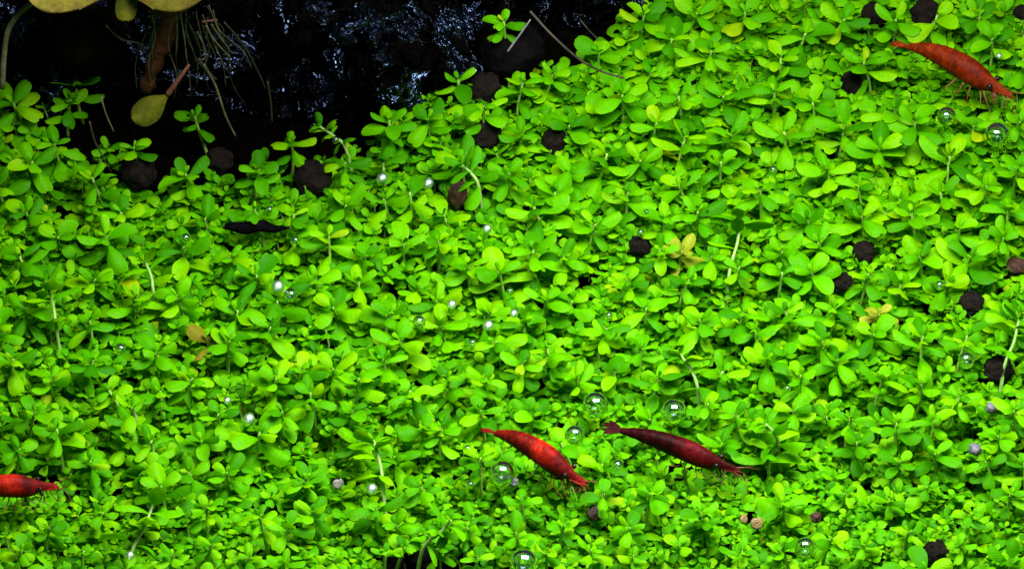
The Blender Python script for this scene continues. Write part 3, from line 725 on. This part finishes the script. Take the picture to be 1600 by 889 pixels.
# sprigs one can tell apart: crown pixel and leaf length in mm
S = """1225,206,6.2 1319,195,6 1210,143,6.2 1165,19,6.2 1259,52,5.8 1465,24,5.8 1349,97,6 1071,214,6.2 1112,79,5.8 1375,229,6.3 1484,244,7 1405,311,5.8 1187,296,5.8
1292,262,5.6 1142,210,5.6 1551,60,5.8 716,125,5.4 756,165,5.4 817,128,5.4 814,209,5.2 891,196,6.4 972,148,6 864,114,5 935,82,5 1006,24,5.4 608,188,5.2 669,186,5.6 719,250,7 797,270,5.8
949,240,6.2 891,273,5.6 1026,192,6 787,34,4.2 118,126,5 111,156,4.8 20,160,6.5 84,223,5.4 50,252,5.6 290,272,5.6 209,230,4.6 456,222,4.4 405,264,4.8 304,182,4 148,435,6 189,331,5.6 165,368,6.2
287,385,6.4 213,462,6.8 277,462,6 371,484,5.4 422,510,6.4 432,470,6 456,366,6 398,326,4.2 459,334,4.4 513,368,6 246,550,6.2 358,532,5.6 145,562,5.2 834,324,6.4 867,300,6.4 631,380,6 692,337,6
834,390,7.2 780,424,7.4 732,414,6 881,400,5.6 682,469,6 611,489,6 766,489,5.8 689,502,6 624,530,6.2 820,502,5.2 854,466,6.2 894,469,5.4 948,512,5 854,544,5.8 982,436,5 1009,480,5.6 1002,543,5.8
817,567,5.2 1279,378,6.2 1262,344,6 1384,331,6.2 1347,337,6 1424,333,5.8 1516,401,7 1499,354,6.2 1576,324,6 1222,425,6 1269,424,6 1408,444,6.4 1357,427,5 1482,440,5.6 1303,481,5 1161,488,5.6
1178,515,5.4 1286,531,6.6 1364,521,5.8 1441,524,6.4 1512,524,6.2 1310,561,5.8 1094,498,5.4 1580,497,6 1222,392,5.2 1110,400,5.2 983,823,6.2 882,819,5 1095,799,5.6 1206,701,8.4 1179,660,6.2
751,640,5.8 835,644,5.8 740,809,5 815,781,5.6 875,692,6 943,771,5.2 1223,784,8.2 1105,818,5 990,868,4.6 1149,647,5.6 1105,630,5.6 730,824,4.6 747,870,5 855,863,5 115,660,6 202,682,6 250,758,7.6
324,791,5.4 405,675,8 442,642,6.2 354,737,6 294,737,6 236,688,6.2 314,688,5.8 233,730,6 452,822,6.4 405,805,5.6 489,798,6 270,866,5 78,822,5 34,859,5.2 54,643,5.4 88,670,5.6 479,748,5.6 341,646,5.4
588,793,6.6 619,818,6.4 663,668,6 690,667,5.4 474,750,5.2 632,854,5.6 683,857,5.6 602,862,4.6 484,613,6 561,687,6.4 616,712,6.6 690,824,5.2 520,575,6 560,590,6.4 600,560,5.8 470,575,6 430,590,6
1340,690,6.4 1290,650,5.4 1240,640,5.8 1400,660,6 1460,655,5.4 1330,650,5 1500,620,5.4 1440,600,5.8 1380,590,5.6 1560,680,5.4 1585,640,5.6 1540,720,6 1320,770,4.6 1390,780,4.6 1450,760,4.2 1520,800,4.8
1580,770,5 1420,830,4.8 1500,850,4.8 1350,850,5 1300,840,5.6 1220,850,5 1160,860,4.6 1060,850,4.6 1130,580,6.4 1060,560,5.6 1200,560,6 1250,585,5.4 1030,590,5.2 960,580,5.4 900,590,5.2 700,590,5.6
640,610,6 760,590,5 40,330,5.6 30,400,6 90,370,5.8 40,480,6 20,560,6.2 80,590,5.6 140,500,5.4 170,610,5.4 250,610,5.8 300,590,5.4 30,700,5.4 140,720,5.4 130,860,4.6 160,800,4.8 330,850,4.8 390,870,4.8
520,870,5 550,640,5.6 400,430,6 360,400,5.6 320,340,5.4 560,440,6 520,480,5.8 570,400,5.6 540,320,5.6 600,310,5.6 640,300,5.4 980,300,6 1060,290,5.8 1000,250,5.6 1090,330,5.6 1040,340,5 930,350,5.6
1570,140,4.6 1590,260,6 1540,290,6 1470,300,6 1340,290,5.8 1270,160,5.6 1400,170,5.8 1430,190,6 1060,150,5.6 1050,60,5.4 1130,150,5.4 1090,20,5.4 1220,90,5.6 1320,30,5.4 1400,30,5.2 1510,100,5 1530,25,5.6"""
TALL = [((1158, 338), (1140, 425), 6.8, 'tall sprig on a straight pale stem, right of the bubble-topped granule'), ((1062, 553), (1090, 606), 6.4, 'sprig leaning back on a short whitish stem above the maroon shrimp'),
        ((584, 688), (600, 776), 6.4, 'sprig with a long white jointed stem leading down to a white bubble'), ((240, 785), (205, 866), 7.4, 'large sprig at lower left bending over on a long pale stem'),
        ((226, 408), (240, 458), 6.6, 'sprig with a slim pale stem below the bubble left of the splinter'), ((71, 440), (88, 512), 7, 'wide-leaved sprig on a thin green stem near the left edge'),
        ((722, 258), (748, 292), 7, 'broad sprig with a pale stem just above the reddish wood chip'), ((499, 198), (541, 234), 4.6, 'lone sprig on a bluish stem standing up before the glinting rock'),
        ((706, 812), (660, 858), 5.2, 'sprig with a thin diagonal stem over the dark bottom gap'), ((1196, 662), (1216, 694), 6.6, 'sprig on a thin pale stem right of the maroon shrimp\'s back'),
        ((205, 636), (212, 668), 5.6, 'sprig with a short upright pale stem at left, above a leafy tuft'), ((1592, 500), (1570, 572), 6, 'sprig at the right edge with a pale stem ending by a granule')]
sprigs = []
for t in S.split():
    x, y, l = t.split(','); sprigs.append([float(x), float(y), float(l) / 10 * 1.08 * float(np.interp(float(y), [0, 300, 550, 889], [1.08, 1.0, .88, .64])), None, None])
rs = random.Random(21)
sp = [(s[0], s[1]) for s in sprigs] + [t[0] for t in TALL]
while len(sprigs) + len(TALL) + 3 < 300:               # close the widest remaining gaps
    best, bd = None, -1
    for _ in range(60):
        c = (rs.uniform(-10, 1610), rs.uniform(-5, 905))
        if not on_carpet((c[0], c[1] - 12)): continue
        if any(min((seg_d(c, q[i], q[i + 1]) for i in range(len(q) - 1)), default=math.hypot(c[0] - q[0][0], c[1] - q[0][1])) < r + 12 for q, r, _ in FREE): continue
        if 590 < c[0] < 780 and c[1] > 840: continue
        d = min(math.hypot(c[0] - a, (c[1] - b) * 1.3) for a, b in sp)
        if d > bd: best, bd = c, d
    if best is None: continue
    sp.append(best); sprigs.append([best[0], best[1], rs.uniform(.42, .62), None, None])

for crown, foot, l, lab in TALL:
    free([(crown[0] * .6 + foot[0] * .4, crown[1] * .6 + foot[1] * .4), foot], 6, at_z(*foot, 1.1).y - .1)

def sprig_label_words(l):
    return 'large-leaved' if l > .72 else 'small-leaved' if l < .42 else 'green'
def build_sprig(path, mats, L, rnd, name, mat=None, keep=False, stem='stem', label=None, cat='plant', group='green sprigs of the carpet', stem_r=.035):
    base = path[0]
    root = bpy.data.objects.new(name, None); col.objects.link(root); root.location = base
    tag(root, label, cat, group)
    g = tube([p - base for p in path], [stem_r * (1.1 - .35 * i / len(path)) for i in range(len(path))], 6)
    link('stem', mesh('stem', g[0], g[1], [M[stem]]), root)
    inv = Matrix.Translation(-base); n = 0
    for m in mats:
        if not keep and not leaf_ok(m): continue
        o = link('leaf', rnd.choice(LEAF_SHAPES)[1], root)
        o.matrix_local = inv @ m; n += 1
        if mat:
            o.material_slots[0].link = 'OBJECT'; o.material_slots[0].material = M[mat]
    return root, n

# place words for the sprigs: nearest named thing, the side of it, and the rank there
for pt, ph in [((0, 889), 'the bottom left corner'), ((1600, 889), 'the bottom right corner'), ((1600, 0), 'the top right corner'), ((800, 889), 'the middle of the bottom edge'),
               ((1140, 425), 'the straight pale stem'), ((600, 740), 'the long white stem'), ((325, 530), 'the withered brown sprig'), ((1065, 392), 'the yellowish mossy sprig'), ((1375, 490), 'the brown-tinged sprig'),
               ((205, 830), 'the long lower left stem'), ((0, 420), 'the middle of the left edge'), ((1600, 380), 'the middle of the right edge'), ((88, 490), 'the left thin green stem')]:
    MARKS.append((pt, ph))
SECT = ['right of', 'at lower right of', 'below', 'at lower left of', 'left of', 'at upper left of', 'above', 'at upper right of']
def side_of(p, q):
    a = math.atan2(p[1] - q[1], p[0] - q[0]); return int(round(a / (math.pi / 4))) % 8
cand = []
for mi, (q, ph) in enumerate(MARKS):
    by = {}
    for i, s in enumerate(sprigs):
        d = math.hypot(s[0] - q[0], s[1] - q[1]); by.setdefault(side_of((s[0], s[1]), q), []).append((d, i))
    for k, lst in by.items():
        for rank, (d, i) in enumerate(sorted(lst)[:6]):
            cand.append((rank * 90 + d, rank, i, k, ph))
ORD = ['nearest', 'second nearest', 'third nearest', 'fourth nearest', 'fifth nearest', 'sixth nearest']
for sc_, rank, i, k, ph in sorted(cand):
    if sprigs[i][4] is None:
        sprigs[i][4] = f"{ORD[rank]} {sprig_label_words(sprigs[i][2])} sprig {SECT[k]} {ph}" if sprig_label_words(sprigs[i][2]) == 'green' else f"{ORD[rank]} sprig, {sprig_label_words(sprigs[i][2])}, {SECT[k]} {ph}"

rnd = random.Random(5)
OCC = []
for x, y, l, _, lab in sprigs:
    crown = at_canopy(x, y, rnd.uniform(.12, .48) + (.7 if (x, y) == (787, 34) else 0))
    OCC.append((crown.x, crown.y))
    a = rnd.uniform(0, 6.28); off = rnd.uniform(.05, .3)
    base = Vector((crown.x + math.cos(a) * off, crown.y + math.sin(a) * off, 0)); base.z = soil_h(base.x, base.y)
    path, mats = sprig_leaves(base, crown, l, rnd, 5)
    build_sprig(path, mats, l, rnd, 'leafy_sprig', label=lab)
for crown, foot, l, lab in TALL:
    F_ = at_z(*foot, 1.05); K = at_z(*crown, 1.45)
    base = F_ + (F_ - K) * .3; base.z = soil_h(base.x, base.y)
    path0 = smooth_path([base, F_, F_.lerp(K, .5) + Vector((.04, 0, .03)), K], 4)
    _, mats = sprig_leaves(F_, K, l / 10 * .95, rnd, 5, True)
    root, n = build_sprig(path0, mats, l / 10, rnd, 'leafy_sprig', keep=True, stem='pale_stem', label=lab, stem_r=.037)
for (x, y), mat, lab, l, k in [((325, 530), 'withered', 'withered yellow-brown sprig among green ones at left', .46, 4), ((1065, 392), 'mossy', 'yellowish mossy sprig right of the bubble-topped granule', .48, 5), ((1375, 490), 'mossy', 'sparse brown-tinged sprig in the hollow right of centre', .42, 5)]:
    crown = at_canopy(x, y, .1); base = Vector((crown.x, crown.y + .1, soil_h(crown.x, crown.y)))
    path, mats = sprig_leaves(base, crown, l, rnd, k)
    free([(x, y)], 16, crown.y - .3)
    build_sprig(path, mats, l, rnd, 'withered_sprig' if mat == 'withered' else 'mossy_sprig', mat=mat, label=lab, group=None)
    FREE.pop(); free([(x, y)], 20, crown.y)

# the low, uncountable growth between and beyond the sprigs
def undergrowth():
    r = random.Random(99); V, F, UV, MI = [], [], [], []; nv = 0
    lite = [(np.array(g[0]), np.array(g[1]), np.array(g[2])) for g in LITE]
    step = .35; gy = -12.5
    fine = {0: 0}
    while gy < 13.0:
        gx = -13.0
        while gx < 13.0:
            x, y = gx + r.uniform(-.2, .2), gy + r.uniform(-.2, .2); gx += step * float(np.interp(gy, [-8, -2], [.62, 1.0]))
            px = proj((x, y, .6))
            if not on_carpet((px[0], px[1] - 4)) and not (r.random() < .10 and on_carpet((px[0], px[1] + 55))): continue
            if 600 < px[0] < 775 and px[1] > 838 and r.random() < .8: continue
            inside = -40 < px[0] < 1640 and -40 < px[1] < 930
            if noise.noise(Vector((x * .8, y * .8, 40))) < -.36 and r.random() < .6: continue     # thin spots
            h = canopy(x, y) * (r.uniform(.40, .86) if inside else r.uniform(.7, 1.15))
            l = r.choice((.22, .27, .32, .38, .45)) * np.interp(px[1], [0, 500, 889], [1.15, 1.0, .74]) if inside else r.uniform(.38, .6)
            b = Vector((x, y, soil_h(x, y))); c = Vector((x + r.uniform(-.15, .15), y + r.uniform(-.15, .15), h))
            path, mats = sprig_leaves(b, c, l, r, 4)
            for m in mats:
                if not leaf_ok(m): continue
                v, f, uv = r.choice(lite); mm = np.array(m)
                V.append(v @ mm[:3, :3].T + mm[:3, 3]); F.append(f + nv); UV.append(uv); MI.append(np.zeros(len(f), int)); nv += len(v)
            g = tube([path[0], path[4], path[-1]], .022, 3, False)
            V.append(np.array([tuple(p) for p in g[0]])); F.append(np.array(g[1]) + nv); UV.append(np.array(g[2])); MI.append(np.ones(len(g[1]), int)); nv += len(g[0])
        gy += step
    low = [tuple(np.array(a) for a in leaf_geo(4, 2, .66, .7, .4, t_)) for t_ in (.1, -.15)]
    gy = -12.0; step = .36
    while gy < 12.5:                                  # the lowest creeping layer
        gx = -12.8
        while gx < 12.8:
            x, y = gx + r.uniform(-.16, .16), gy + r.uniform(-.16, .16); gx += step
            px = proj((x, y, .4))
            if not on_carpet((px[0], px[1] - 14)): continue
            if 610 < px[0] < 770 and px[1] > 850: continue
            z = soil_h(x, y) + r.uniform(.12, .42); az = r.uniform(0, 6.28)
            for q in range(4):
                m = Matrix.Translation((x, y, z)) @ Matrix.Rotation(az + q * math.pi / 2 + r.uniform(-.3, .3), 4, 'Z') @ Matrix.Rotation(-r.uniform(0, .6), 4, 'Y') @ Matrix.Scale(r.uniform(.22, .38), 4)
                if not leaf_ok(m) and r.random() < .75: continue
                v, f, uv = r.choice(low); mm = np.array(m)
                V.append(v @ mm[:3, :3].T + mm[:3, 3]); F.append(f + nv); UV.append(uv); MI.append(np.zeros(len(f), int)); nv += len(v)
        gy += step
    print('undergrowth faces', sum(len(f) for f in F))
    V = np.concatenate(V); F = np.concatenate(F); UV = np.concatenate(UV); MI = np.concatenate(MI)
    me = bpy.data.meshes.new('carpet_undergrowth')
    me.vertices.add(len(V)); me.vertices.foreach_set('co', V.astype(np.float32).ravel())
    me.loops.add(F.size); me.loops.foreach_set('vertex_index', F.astype(np.int32).ravel())
    me.polygons.add(len(F)); me.polygons.foreach_set('loop_start', np.arange(0, F.size, 4, dtype=np.int32))
    l = me.uv_layers.new(name='UVMap'); 
    me.materials.append(M['leaf']); me.materials.append(M['stem'])
    me.polygons.foreach_set('use_smooth', np.ones(len(F), bool)); me.polygons.foreach_set('material_index', MI.astype(np.int32))
    l.data.foreach_set('uv', UV[F.ravel()].astype(np.float32).ravel())
    me.update(calc_edges=True); me.validate()
    tag(link('carpet_undergrowth', me), 'low dense carpet of small green leaves under the sprigs', 'ground cover', kind='stuff')
undergrowth()
print('sprigs', len(sprigs) + len(TALL) + 3, 'unlabelled', sum(1 for s in sprigs if not s[4]))
